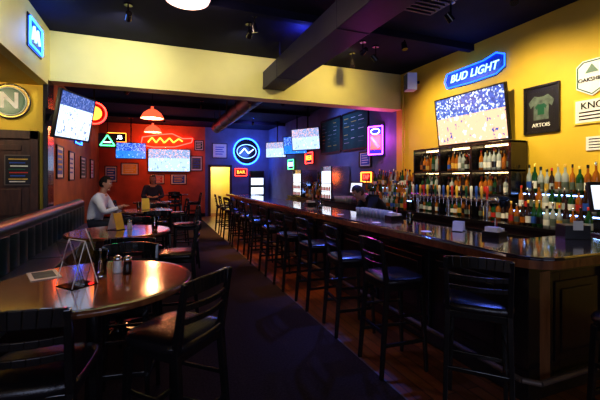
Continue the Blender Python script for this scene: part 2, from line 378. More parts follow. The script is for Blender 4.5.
m.b2(2.44,2.56,1.79,1.91,0,1.015,'black'); m.b2(2.56,2.69,1.803,1.85,.14,.92,'postwood')
m.obj('bar_counter',bevel=.006)
m=MB(); pts=[(2.36,12,.2),(2.36,1.78,.2),(2.44,1.70,.2),(4.5,1.70,.2)]
m.tube(pts,.02,'brassdull',12)
for y in(2.3,4.1,5.9,7.7,9.5,11.3): m.beam((2.36,y,.2),(2.46,y,.12),.02,.02,'brassdull')
for x in(3.2,4.1): m.beam((x,1.70,.2),(x,1.81,.12),.02,.02,'brassdull')
m.obj('foot_rail')

# ---------------------------------------------------------------- back bar
m=MB(); bx=4.14
m.b2(bx,4.69,2.3,11.5,0.0,.98,'barwood'); m.b2(bx-.02,4.69,2.3,11.5,.98,1.02,'black')
y=2.4
while y<11.3: m.b2(bx-.015,bx,y,y+.55,.12,.9,'black'); m.cyl((bx-.04,y+.48,.6),(bx-.04,y+.48,.75),.008,'steel',seg=8); y+=.62
def tiers(y0,y1):
    m.b2(4.34,4.69,y0,y1,1.02,1.20,'black'); m.b2(4.52,4.69,y0,y1,1.20,1.42,'black')
    m.b2(4.335,4.34,y0,y1,1.17,1.185,'bstrip'); m.b2(4.515,4.52,y0,y1,1.385,1.40,'bstrip')
tiers(2.35,3.42); tiers(5.42,7.1); tiers(9.0,10.2)
m.b2(4.64,4.69,3.45,5.38,1.02,2.10,'black')
for y in(3.46,4.1,4.74,5.37): m.b2(4.36,4.64,y-.02,y+.02,1.02,2.10,'black')
for z in(1.36,1.70,2.09): m.b2(4.36,4.64,3.44,5.39,z-.015,z+.015,'black')
for z,k in((1.34,'bstrip'),(1.68,'strip'),(2.07,'strip')):
    for a,b_ in((3.5,4.06),(4.14,4.70),(4.78,5.33)): m.b2(4.60,4.62,a,b_,z-.008,z,k)
m.obj('back_bar_cabinet',bevel=.003)

def bottle(m,x,y,z,h,r,glass,label,cap):
    m.lathe([(0,0),(r,.0),(r,h*.12)],(x,y,z),glass,10); m.lathe([(r*1.02,h*.12),(r*1.02,h*.38)],(x,y,z),label,10)
    m.lathe([(r,h*.38),(r,h*.55),(r*.8,h*.64),(r*.36,h*.72),(r*.32,h*.90)],(x,y,z),glass,10)
    m.lathe([(r*.40,h*.88),(r*.40,h),(0,h)],(x,y,z),cap,8)
GL=['amber','gglass','clear','dark','amber','clear','amber','dark','clear','gglass','amber']; LB=['paper','gold','mat','redp','black','paper','amber','gold','mat','clear','bluep']; CP=['black','gold','redp','steel','black','dark']
def bottles(name,rows):
    m=MB()
    for x,y0,y1,z,hm in rows:
        y=y0
        while y<y1:
            r=random.uniform(.028,.040); h=hm*random.uniform(.80,1.10)
            bottle(m,x+random.uniform(-.012,.012),y+r,z,h,r,random.choice(GL),random.choice(LB),random.choice(CP)); y+=2*r+random.uniform(.002,.014)
    return m.obj(name)
for a,b_ in((2.40,3.36),(5.45,7.05),(9.05,10.1)):
    bottles('liquor_bottles',[(4.24,a,b_,1.02,.31),(4.43,a,b_,1.20,.32),(4.60,a,b_,1.42,.35)])
bottles('liquor_bottles',[(4.45,a,b_,z,h) for a,b_ in((3.50,4.01),(4.14,4.65),(4.78,5.29)) for z,h in((1.02,.28),(1.375,.28),(1.715,.30))]+[(4.55,a,b_,z,h) for a,b_ in((3.50,4.01),(4.14,4.65),(4.78,5.29)) for z,h in((1.375,.29),(1.715,.31))])
m=MB()
for y in(3.7,4.4,5.1): m.cyl((4.22,y,1.02),(4.22,y,1.28),.03,'steel')
m.cyl((4.22,3.55,1.30),(4.22,5.28,1.30),.045,'steel',seg=20); m.ball((4.22,3.55,1.30),.045,'steel'); m.ball((4.22,5.28,1.30),.045,'steel')
y=3.6; i=0
while y<5.27:
    k=['redp','gold','bluep','paper','greenp','black','yellowp'][i%7]; m.cyl((4.18,y,1.30),(4.12,y,1.29),.012,'steel',seg=8); m.cyl((4.12,y,1.31),(4.12,y,1.21),.009,'steel',seg=8)
    m.lathe([(.008,.02),(.012,.05),(.020,.14),(.018,.19),(.0,.205)],(4.12,y,1.29),k,10); y+=.088; i+=1
m.obj('draft_tap_tower')
def glasses(name,x0,x1,y0,y1,z,r=.032,h=.13):
    m=MB(); x=x0
    while x<x1:
        y=y0
        while y<y1: m.lathe([(0,0.002),(r*.75,0),(r,h),(r*.93,h),(r*.7,.01)],(x,y,z),'clear',10); y+=.085
        x+=.085
    return m.obj(name)
glasses('beer_glasses',4.22,4.6,7.6,8.2,1.02)
glasses('beer_glasses',2.78,2.9,4.0,4.7,1.07,.03,.10)
m=MB(); m.b2(2.90,3.05,2.6,11.8,.0,.80,'steel'); m.b2(3.03,3.05,2.6,11.8,.80,.84,'steel'); m.obj('underbar_sink')
def cooler(y,w,z0,z1,name='glass_door_cooler'):
    m=MB(); m.b2(-.5,0,-w/2,w/2,0,z1-z0,'steel'); m.b2(-.52,-.5,-w/2+.03,w/2-.03,.05,z1-z0-.12,'cool')
    for z in(.22,.44):
        m.b2(-.525,-.52,-w/2+.03,w/2-.03,z-.008,z+.008,'steel')
        for j in range(6): bottle(m,-.545,-w/2+.07+j*(w-.14)/5,z-.17 if z<.3 else z-.19,.15,.018,'amber','redp','gold')
    m.b2(-.53,-.5,-w/2,-w/2+.03,0,z1-z0,'black'); m.b2(-.53,-.5,w/2-.03,w/2,0,z1-z0,'black'); m.b2(-.56,-.5,-w/2+.03,w/2-.03,.02,.05,'black')
    return m.obj(name,(4.68,y,z0))
cooler(8.6,.62,1.02,1.9)
cooler(10.7,.7,1.02,1.85)
def pos(x,y,z,rz):
    m=MB(); m.b2(-.1,.1,-.09,.09,0,.02,'plastic'); m.beam((0,.02,.02),(0,.04,.26),.05,.03,'plastic'); m.box((0,0,.36),(.36,.03,.27),'plastic',(R(-12),0,0)); m.box((0,-.017,.357),(.32,.006,.22),'pos',(R(-12),0,0))
    return m.obj('pos_terminal',(x,y,z),rz,.004)
pos(3.80,2.02,1.07,R(-25)); pos(4.32,7.33,1.02,R(-70))
m=MB(); m.b2(-.1,.1,-.08,.08,0,.12,'plastic'); m.b2(-.04,.04,-.085,-.08,.08,.16,'paper'); m.obj('receipt_printer',(3.42,2.10,1.07),R(-30),.006)
def caddy(x,y,z,rz):
    m=MB(); m.b2(-.09,.09,-.07,.07,0,.012,'plastic')
    for s in(-1,1): m.b2(-.09,.09,s*.07-.004,s*.07+.004,0,.05,'plastic'); m.b2(s*.09-.004,s*.09+.004,-.07,.07,0,.05,'plastic')
    m.b2(-.075,.0,-.055,.055,.012,.09,'paper'); m.b2(.01,.075,-.055,.055,.012,.075,'white')
    m.cyl((.045,0,.07),(.045,0,.15),.003,'redp',seg=6); m.cyl((.055,.02,.07),(.06,.02,.16),.003,'paper',seg=6)
    return m.obj('napkin_caddy',(x,y,z),rz)
caddy(2.86,2.42,1.07,.3); caddy(2.85,3.9,1.07,0); caddy(2.85,6.6,1.07,0)
def coaster(x,y): m=MB(); m.cyl((0,0,0),(0,0,.003),.05,'paper',seg=20); m.obj('coaster',(x,y,1.07))
coaster(2.5,2.9); coaster(2.45,3.7); coaster(2.5,4.7)
def pint(x,y,z=1.07):
    m=MB(); m.lathe([(0,.001),(.028,0),(.04,.14),(.037,.14),(.026,.01),(0,.01)],(0,0,0),'glass',16); m.lathe([(0,.012),(.025,.012),(.033,.10),(0,.10)],(0,0,0),'amber',16); return m.obj('pint_glass',(x,y,z))
pint(2.62,3.3); pint(2.6,5.6); pint(-.25,6.72,1.052); pint(.0,4.15,1.052)
menu_card(2.82,2.80,1.07,R(-60),'paper',.10,.10)

# ---------------------------------------------------------------- TVs
SB=screen('screen_basketball',(.06,.13,.5),(.80,.45,.28),(.70,.82,1),1.7,.58)
SH=screen('screen_hockey',(.05,.10,.35),(.65,.8,1),(.15,.2,.5),1.5,.7)
SBl=screen('screen_blue',(.01,.08,.6),(.02,.18,.8),(.3,.5,1),1.6,.5)
SW=screen('screen_news',(.30,.45,.8),(.45,.65,1),(.9,.5,.5),1.4,.6)
def tv(x,y,z,face,w,h,sm,tilt=0,mount='wall',reach=.1):
    e=empty('television',(x,y,z),R(face+90))
    m=MB(); m.b2(-w/2,w/2,0,.045,-h/2,h/2,'plastic'); m.b2(-w/2*.7,w/2*.7,.045,.075,-h/2*.7,h/2*.6,'plastic')
    bz=.022
    m.b2(-w/2,w/2,-.008,0,h/2-bz,h/2,'plastic'); m.b2(-w/2,w/2,-.008,0,-h/2,-h/2+bz*1.3,'plastic'); m.b2(-w/2,-w/2+bz,-.008,0,-h/2,h/2,'plastic'); m.b2(w/2-bz,w/2,-.008,0,-h/2,h/2,'plastic')
    body=m.obj('bezel',parent=e,bevel=.003,rot=(R(tilt),0,0))
    s=MB('black'); s.add([(-w/2+bz,-.003,-h/2+bz),(w/2-bz,-.003,-h/2+bz),(w/2-bz,-.003,h/2-bz),(-w/2+bz,-.003,h/2-bz)],[(0,1,2,3)],'black')
    so=s.obj('screen',parent=e,rot=(R(tilt),0,0)); so.data.materials.clear(); so.data.materials.append(sm)
    m=MB()
    if mount=='wall': m.beam((0,.06,0),(0,reach,0),.08,.08,'black'); m.b2(-.10,.10,reach-.02,reach,-.12,.12,'black')
    else: m.beam((0,.06,0),(0,.12,0),.06,.06,'black'); m.cyl((0,.12,-.05),(0,.12,H-z),.02,'black'); m.b2(-.08,.08,.04,.2,H-z-.02,H-z,'black')
    m.obj('mount',parent=e); return e
tv(4.52,4.30,2.53,180,1.36,.80,SB,tilt=7,reach=.17)
e=tv(-1.04,6.0,2.46,-22,.80,.66,SH,tilt=10,mount='wall',reach=.385)
tv(-.77,14.0,2.55,-88,.98,.58,SBl,mount='c')
tv(.55,15.45,2.30,-90,1.6,.92,SW,tilt=4,reach=.14)
tv(4.15,10.0,2.75,-150,1.05,.66,SW,tilt=6,mount='c'); tv(4.35,11.4,2.70,-150,1.0,.62,SBl,tilt=6,mount='c'); tv(4.2,13.0,2.65,-140,.9,.6,SW,mount='c')

# ---------------------------------------------------------------- signs
def sign(name,x,y,z,face): return empty(name,(x,y,z),R(face+90))
def ringpts(rx,rz,n=40,y=0,cx=0,cz=0): return [(cx+rx*math.cos(2*math.pi*i/n),y,cz+rz*math.sin(2*math.pi*i/n)) for i in range(n)]
e=sign('neon_beer_sign',4.66,4.36,3.25,180)
k=.88
op=[(a*k,b_*k) for a,b_ in((-.60,-.13),(-.66,.0),(-.60,.14),(-.2,.15),(.25,.16),(.50,.22),(.66,.15),(.66,-.04),(.50,-.13),(.0,-.15))]
m=MB(); m.tube([(a,0,b_) for a,b_ in op],.011,'n_deep',8,True)
m.add([(a*.99,.02,b_*.99) for a,b_ in op],[tuple(range(len(op)))],'bluep'); m.obj('tube',parent=e)
text('BUD LIGHT',e,(0.02,-.015,0.005),.175,'n_ice',bold=.002,shear=.25,name='tube_lettering',space=1.03)
def frame(name,x,y,z,face,w,h,kin='mat',kf='blackframe',inner=None,mat_k='paper'):
    m=MB(); m.b2(-w/2,w/2,-.012,0,-h/2,h/2,mat_k); t=.03
    for a in(-1,1): m.b2(a*w/2-t/2,a*w/2+t/2,-.03,0,-h/2-t/2,h/2+t/2,kf); m.b2(-w/2,w/2,-.03,0,a*h/2-t/2,a*h/2+t/2,kf)
    m.b2(-w*.38,w*.38,-.015,-.012,-h*.38,h*.38,kin)
    if inner=='jersey':
        pts=[(-.10,-.14),(.10,-.14),(.10,.06),(.14,.02),(.17,.10),(.09,.18),(.03,.16),(-.03,.16),(-.09,.18),(-.17,.10),(-.14,.02),(-.10,.06)]
        m.add([(a,-.019,b_) for a,b_ in pts],[tuple(range(len(pts)))],'mat'); m.add([(a*.45,-.021,b_*.45-.01) for a,b_ in pts],[tuple(range(len(pts)))],'greenp')
    elif inner:
        for i in range(4): m.b2(-w*.3,w*.3-w*.1*(i%2),-.018,-.015,h*(.25-.16*i)-h*.03,h*(.25-.16*i)+h*.03,inner)
    return m.obj(name,(x,y,z),R(face+90),.002)
f=frame('framed_jersey',4.698,3.26,2.50,180,.44,.60,'blackframe','blackframe','jersey','blackframe')
text('ARTOIS',f,(0,-.022,-.21),.07,'paper')
m=MB(); pts=[(-.17,.14),(-.10,.2),(.10,.2),(.17,.14),(.17,-.12),(0,-.22),(-.17,-.12)]
vs=[(a,-.02,b_) for a,b_ in pts]+[(a,0,b_) for a,b_ in pts]; n=len(pts)
m.add(vs,[tuple(range(n)),tuple(range(n,2*n))]+[(i,(i+1)%n,n+(i+1)%n,n+i) for i in range(n)],'white')
m.tube([(a*.9,-.022,b_*.9) for a,b_ in pts],.006,'greenp',6,True); m.add([(0,-.026,.15),(-.07,-.026,.05),(.07,-.026,.05)],[(0,1,2)],'greenp')
e=m.obj('brewery_shield_sign',(4.695,2.66,2.77),R(270)); text('OAKSHIRE',e,(0,-.026,-.03),.062,'black')
m=MB(); m.b2(-.26,.26,-.015,0,-.15,.15,'yellowp'); m.b2(-.24,.24,-.018,-.015,-.13,.13,'paper')
for i in range(3): m.b2(-.2,.2-.06*i,-.021,-.018,-.02-.04*i,-.005-.04*i,'black')
e=m.obj('bar_rules_sign',(4.695,2.60,2.38),R(270)); text('KNOW',e,(0,-.022,.06),.11,'black')
m=MB(); m.b2(-.13,.13,-.01,0,-.08,.08,'paper')
for i in range(4): m.b2(-.10,.10-.03*(i%2),-.012,-.01,.045-.033*i,.055-.033*i,'black')
m.obj('license_notice',(4.695,2.60,2.0),R(270))
m=MB(); m.b2(-.11,.11,-.18,0,-.16,.16,'white'); m.b2(-.095,.095,-.19,-.18,-.145,.145,'mat'); m.beam((0,0,.0),(0,.08,.0),.05,.05,'black'); m.obj('wall_speaker',(4.61,5.65,3.42),R(250),.01)
m=MB(); m.cyl((4.67,6.1,1.42),(4.67,6.1,3.7),.02,'yellow'); m.obj('conduit_pipe')
m=MB(); m.cyl((0,-.03,0),(0,0,0),.24,'gold',seg=36); m.cyl((0,-.04,0),(0,-.03,0),.20,'greenp',seg=36); m.cyl((0,-.045,0),(0,-.04,0),.16,'greenp',seg=36)
m.tube(ringpts(.235,.235,36,-.03),.012,'black',6,True); m.tube(ringpts(.19,.19,36,-.04),.006,'paper',6,True)
e=m.obj('round_team_sign',(-1.86,6.195,2.66)); text('N',e,(0,-.05,0),.30,'paper',bold=.008)
e=sign('neon_soffit_sign',-1.385,4.2,3.50,0); m=MB(); m.b2(-.24,.24,.0,.012,-.12,.12,'plastic'); m.tube([(-.2,-.015,-.09),(.2,-.015,-.09),(.2,-.015,.09),(-.2,-.015,.09)],.01,'n_blue',8,True); m.tube([(-.14,-.015,-.04),(-.06,-.015,.05),(.0,-.015,-.04),(.08,-.015,.05),(.14,-.015,-.03)],.01,'n_white',8); m.obj('tube',parent=e)
e=sign('neon_soffit_sign',-1.385,5.45,3.36,0); m=MB(); m.b2(-.28,.28,.0,.012,-.2,.2,'plastic'); m.tube([(-.25,-.015,-.16),(.25,-.015,-.16),(.25,-.015,.16),(-.25,-.015,.16)],.012,'n_blue',8,True); m.tube([(-.16,-.015,-.08),(-.1,-.015,.09),(-.03,-.015,-.08),(.05,-.015,.09),(.14,-.015,-.07)],.014,'n_ice',8); m.obj('tube',parent=e)
e=sign('neon_wall_sign',.45,15.56,3.10,-90); m=MB(); m.b2(-.4,.4,.0,.02,-.04,.04,'redp')
m.tube([(-.95,-.02,-.2),(-.5,-.02,-.28),(.3,-.02,-.25),(.95,-.02,-.05),(1.0,-.02,.12),(.6,-.02,.1),(.2,-.02,.28),(-.3,-.02,.22),(-.9,-.02,.1)],.022,'n_red',8,True); m.tube([(-.7,-.03,-.1),(-.55,-.03,.1),(-.4,-.03,-.1),(-.25,-.03,.1),(-.1,-.03,-.1),(.1,-.03,.1),(.25,-.03,-.08),(.45,-.03,.08),(.6,-.03,-.02)],.028,'n_orange',8); m.obj('tube',parent=e)
e=sign('round_neon_clock',-1.22,9.0,3.0,-85); m=MB(); m.cyl((0,-.04,0),(0,.06,0),.25,'redp',seg=30); m.cyl((0,-.045,0),(0,-.04,0),.15,'n_orange',seg=30); m.tube(ringpts(.23,.23,30,-.05),.016,'n_red',8,True); m.beam((0,0,.2),(0,0,H-3.0),.03,.03,'black'); m.obj('body',parent=e)
e=sign('neon_logo_sign',-1.35,12.6,2.75,-85); m=MB(); m.b2(-.25,.25,0,.06,-.22,.22,'black'); m.tube([(-.2,-.01,-.15),(0,-.01,.17),(.2,-.01,-.15)],.02,'n_green',8,True); m.tube([(-.1,-.01,-.05),(.1,-.01,-.05)],.02,'n_white',8); m.beam((0,.03,.2),(0,.03,H-2.75),.02,.02,'black'); m.obj('body',parent=e)
e=sign('neon_ring_sign',3.70,15.57,2.75,-90); m=MB(); m.cyl((0,0,0),(0,.02,0),.52,'black',seg=40); m.tube(ringpts(.56,.56,40,-.02),.03,'n_blue',8,True); m.tube(ringpts(.42,.30,40,-.02),.012,'n_ice',8,True); m.tube([(-.3,-.03,-.1),(-.1,-.03,.12),(.08,-.03,-.08),(.3,-.03,.1)],.02,'n_white',8); m.obj('body',parent=e)
e=sign('neon_beer_box_sign',4.58,6.95,2.44,205); m=MB(); m.b2(-.2,.2,0,.08,-.34,.34,'bluep'); m.tube([(-.18,-.01,-.31),(.18,-.01,-.31),(.18,-.01,.31),(-.18,-.01,.31)],.013,'n_pink',8,True); m.b2(-.13,.13,-.012,0,-.2,.12,'n_red'); m.tube(ringpts(.11,.06,20,-.015,0,.2),.01,'n_white',8,True); m.beam((-.1,-.02,.08),(.1,-.02,-.16),.05,.004,'white',up=(0,1,0)); m.obj('body',parent=e)
def smallneon(x,y,z,face,k1,k2,w=.32,h=.2,body='OPEN'):
    e=sign('neon_bar_sign',x,y,z,face); m=MB(); m.b2(-w,w,0,.02,-h,h,'black'); m.tube([(-w+.03,-.015,-h+.03),(w-.03,-.015,-h+.03),(w-.03,-.015,h-.03),(-w+.03,-.015,h-.03)],.014,k1,8,True); m.obj('tube',parent=e); text(body,e,(0,-.02,0),h*1.1,k2)
smallneon(4.66,10.9,2.25,180,'n_red','n_orange',body='BEER'); smallneon(4.66,12.6,2.1,180,'n_green','n_white',body='GRILL'); smallneon(4.66,13.9,2.6,180,'n_pink','n_ice',body='BAR')
smallneon(4.66,7.45,1.62,180,'n_orange','n_red',.25,.14,'TAP'); smallneon(3.45,15.56,1.85,-90,'n_red','n_orange',.28,.18,'BAR')
smallneon(-1.92,11.4,2.75,0,'n_blue','n_ice',.45,.25,'ALE'); smallneon(-1.92,8.6,2.65,0,'n_orange','n_red',.4,.22,'LAGER')
smallneon(-1.35,15.56,3.15,-90,'n_orange','n_white',.35,.2,'PUB')
def board(y,w,z,h):
    m=MB(); m.b2(-w/2,w/2,-.02,0,-h/2,h/2,'chalk'); t=.05
    for a in(-1,1): m.b2(a*w/2-t/2,a*w/2+t/2,-.035,0,-h/2,h/2,'blackframe'); m.b2(-w/2,w/2,-.035,0,a*h/2-t/2,a*h/2+t/2,'blackframe')
    for r in range(7):
        for c in range(3):
            if random.random()<.8: m.b2(-w*.42+c*w*.29,-w*.42+c*w*.29+w*random.uniform(.12,.24),-.023,-.02,h*(.36-.11*r)-.008,h*(.36-.11*r)+.008,random.choice(['paper','yellowp','mat','clear']))
    m.obj('chalkboard_menu',(4.695,y,z),R(270),.004)
board(8.05,1.25,2.80,.95); board(9.4,1.25,2.80,.95)
frame('framed_poster',4.695,7.55,2.05,180,.5,.35,'bluep','blackframe','paper')
for x,z,w,h,k,i2 in((-.9,1.95,.6,.45,'yellowp','paper'),(-1.55,1.75,.4,.6,'bluep','paper'),(.1,1.55,.5,.35,'redp','paper'),(.9,1.55,.6,.4,'bluep','yellowp'),(1.6,2.2,.45,.6,'mat','bluep'),(1.70,2.95,.35,.4,'greenp','paper')):
    frame('framed_poster',x,15.595,z,-90,w,h,k,'blackframe',i2)
for y,z,w,h,k,i2 in((7.4,1.95,.5,.7,'mat','paper'),(8.3,1.9,.5,.7,'redp','paper'),(9.4,1.95,.6,.7,'bluep','yellowp'),(10.6,1.9,.6,.7,'white','bluep'),(12.2,1.9,.8,.6,'greenp','paper'),(13.8,1.9,.7,.6,'white','redp')):
    frame('framed_poster',-1.945,y,z,0,w,h,k,'blackframe',i2)
frame('framed_poster',2.55,15.595,2.75,-90,.6,.6,'white','blackframe','bluep')
m=MB(); m.b2(-.3,.3,-.3,0,0,1.9,'black')
for z in(.4,.8,1.2,1.6): m.b2(-.27,.27,-.31,-.3,z-.3,z,'cool')
m.obj('beverage_cooler',(4.1,15.58,0))

# ---------------------------------------------------------------- light fixtures
m=MB(); m.lathe([(0,.0),(.20,.0),(.235,.015),(.25,.05)],(0,0,0),'lamp',40); m.lathe([(.25,.05),(.26,.055),(.26,.09),(.08,.10),(.03,.14),(.03,.185)],(0,0,0),'duct',40); m.obj('ceiling_lamp',(.33,4.18,H-.185))
def pendant(x,y,z,r):
    m=MB(); m.lathe([(r,0),(r*.97,.03),(r*.75,.12),(r*.35,.19),(.03,.21),(.03,.26)],(0,0,0),'pendred',32); m.lathe([(r*.98,.005),(r*.7,.10),(0,.17)],(0,0,0),'white',32); m.ball((0,0,.08),.06,'warmglow'); m.cyl((0,0,.26),(0,0,H-z),.006,'black'); m.cyl((0,0,H-z-.03),(0,0,H-z),.05,'black')
    m.obj('pendant_lamp',(x,y,z))
pendant(-.05,8.6,2.90,.24); pendant(-.05,11.2,2.90,.24)
def track(name,loc,target,energy,col,size=70,blend=.7,fix=True,r=.04):
    loc=Vector(loc);t=Vector(target);d=(t-loc).normalized()
    if fix:
        m=MB(); m.cyl(-d*.09,d*.02,.036,'black',.044,20); m.cyl((0,0,0),(0,0,H-loc.z),.01,'black'); m.cyl((0,0,H-loc.z-.02),(0,0,H-loc.z),.05,'black'); m.obj('track_light',loc)
    L=D.lights.new(name,'SPOT'); L.energy=energy; L.color=col; L.spot_size=R(size); L.spot_blend=blend; L.shadow_soft_size=r
    o=D.objects.new(name,L); C.collection.objects.link(o); o.location=loc+d*.04; o.rotation_euler=d.to_track_quat('-Z','Y').to_euler()
W=(1,.84,.50)
track('spot_wall_a',(3.3,5.0,3.5),(4.7,4.9,2.1),160,W,100,1)
track('spot_wall_b',(3.3,3.4,3.5),(4.7,3.3,2.1),160,W,100,1)
track('spot_wall_c',(3.3,1.9,3.5),(4.7,2.3,2.0),140,W,100,1)
track('spot_header_a',(-.3,4.9,3.55),(-.5,6.2,3.2),70,(1,1,.9),115,1)
track('spot_header_c',(1.2,4.9,3.55),(1.2,6.2,3.2),38,(1,.95,.7),115,1)
track('spot_header_b',(3.0,4.9,3.55),(2.9,6.2,3.2),60,(1,.80,.32),115,1)
track('spot_soffit',(-.5,3.6,3.5),(-1.4,4.4,3.2),32,(.8,1,.95),115,1)
track('added_table_spot',(-.1,2.9,3.5),(-.28,2.25,1.05),75,(1,.62,.32),26,1)  # added warm spot and fixture, puts a bright highlight on the near table
track('spot_bar_a',(3.4,4.4,3.5),(3.4,3.8,1.0),60,(1,.75,.5),60,.8)
track('spot_floor_0',(1.2,4.6,3.5),(2.0,5.2,0),130,(1,.5,.18),42,.9)
track('spot_floor_a',(1.2,7.3,3.5),(2.0,7.6,0),380,(1,.5,.18),42,.8)
track('spot_floor_b',(1.2,10.3,3.5),(2.0,10.8,0),480,(1,.5,.18),46,.8)
def point(name,loc,e,col,r=.1):
    L=D.lights.new(name,'POINT'); L.energy=e; L.color=col; L.shadow_soft_size=r; o=D.objects.new(name,L); C.collection.objects.link(o); o.location=loc
def area(name,loc,target,sx,sy,e,col):
    L=D.lights.new(name,'AREA'); L.shape='RECTANGLE'; L.size=sx; L.size_y=sy; L.energy=e; L.color=col; o=D.objects.new(name,L); C.collection.objects.link(o); o.location=loc
    o.rotation_euler=(Vector(target)-Vector(loc)).to_track_quat('-Z','Y').to_euler()
point('ceiling_lamp_bulb',(.33,4.18,H-.26),32,(1,.7,.55),.15)
point('pendant_bulb_a',(-.05,8.6,2.86),28,(1,.45,.2)); point('pendant_bulb_b',(-.05,11.2,2.86),32,(1,.35,.15))
track('spot_red_wall',(.3,13.3,3.5),(.3,15.6,2.9),170,(1,.22,.08),100,1)
track('spot_left_wall',(-.6,9.0,3.5),(-1.95,9.5,2.2),60,(1,.55,.2),110,1)
track('spot_blue_a',(3.2,8.6,3.5),(4.7,8.6,2.6),130,(.22,.34,1),100,1)
track('spot_blue_b',(3.2,12.5,3.5),(4.0,15.6,2.4),180,(.22,.25,1),110,1)
point('ring_sign_glow',(3.7,15.2,2.75),45,(.1,.25,1),.3)
point('neon_beer_glow',(4.5,4.36,3.25),5,(.05,.2,1),.3)
point('neon_box_glow',(4.4,6.9,2.44),18,(.8,.1,.8),.15)
point('soffit_neon_glow',(-1.2,5.4,3.36),9,(.1,.3,1),.15)
track('added_bar_blue_a',(3.1,5.4,3.5),(2.7,4.4,1.07),320,(.10,.18,1),65,1)  # these four blue spots and their fixtures are added for blue sheen on the bar
track('added_bar_blue_b',(3.1,9.0,3.5),(2.6,8.4,1.07),300,(.14,.18,1),75,1)
track('added_bar_blue_c',(1.0,3.2,3.5),(2.4,3.4,.5),150,(.14,.18,1),60,1)
track('added_bar_blue_d',(3.6,2.8,3.5),(2.8,2.4,1.07),110,(.12,.2,1),70,1)
# made-up blue up-lights on top of the beam, added to tint the ceiling
for y in(2.2,4.8):
    m=MB(); m.b2(-.06,.06,-.12,.12,0,.04,'black'); m.b2(-.05,.05,-.11,.11,.04,.045,'n_deep'); m.obj('added_blue_uplight',(1.96,y,3.465))
    point('added_uplight_glow',(1.96,y,3.58),14,(.08,.12,1),.08)
track('spot_partition',(-2.3,4.9,2.85),(-2.2,6.2,2.5),38,(1,.85,.5),130,1,fix=False)
point('hallway_bulb',(2.6,YB+.7,2.3),60,(1,.8,.5))
area('daylight_left',(-1.9,YF-.2,1.8),(-1.9,5,1.2),2.6,1.8,52,(.62,.70,1)); area('daylight_right',(1.5,YF-.2,1.8),(1.5,5,1.2),2.6,1.8,40,(.62,.70,1))

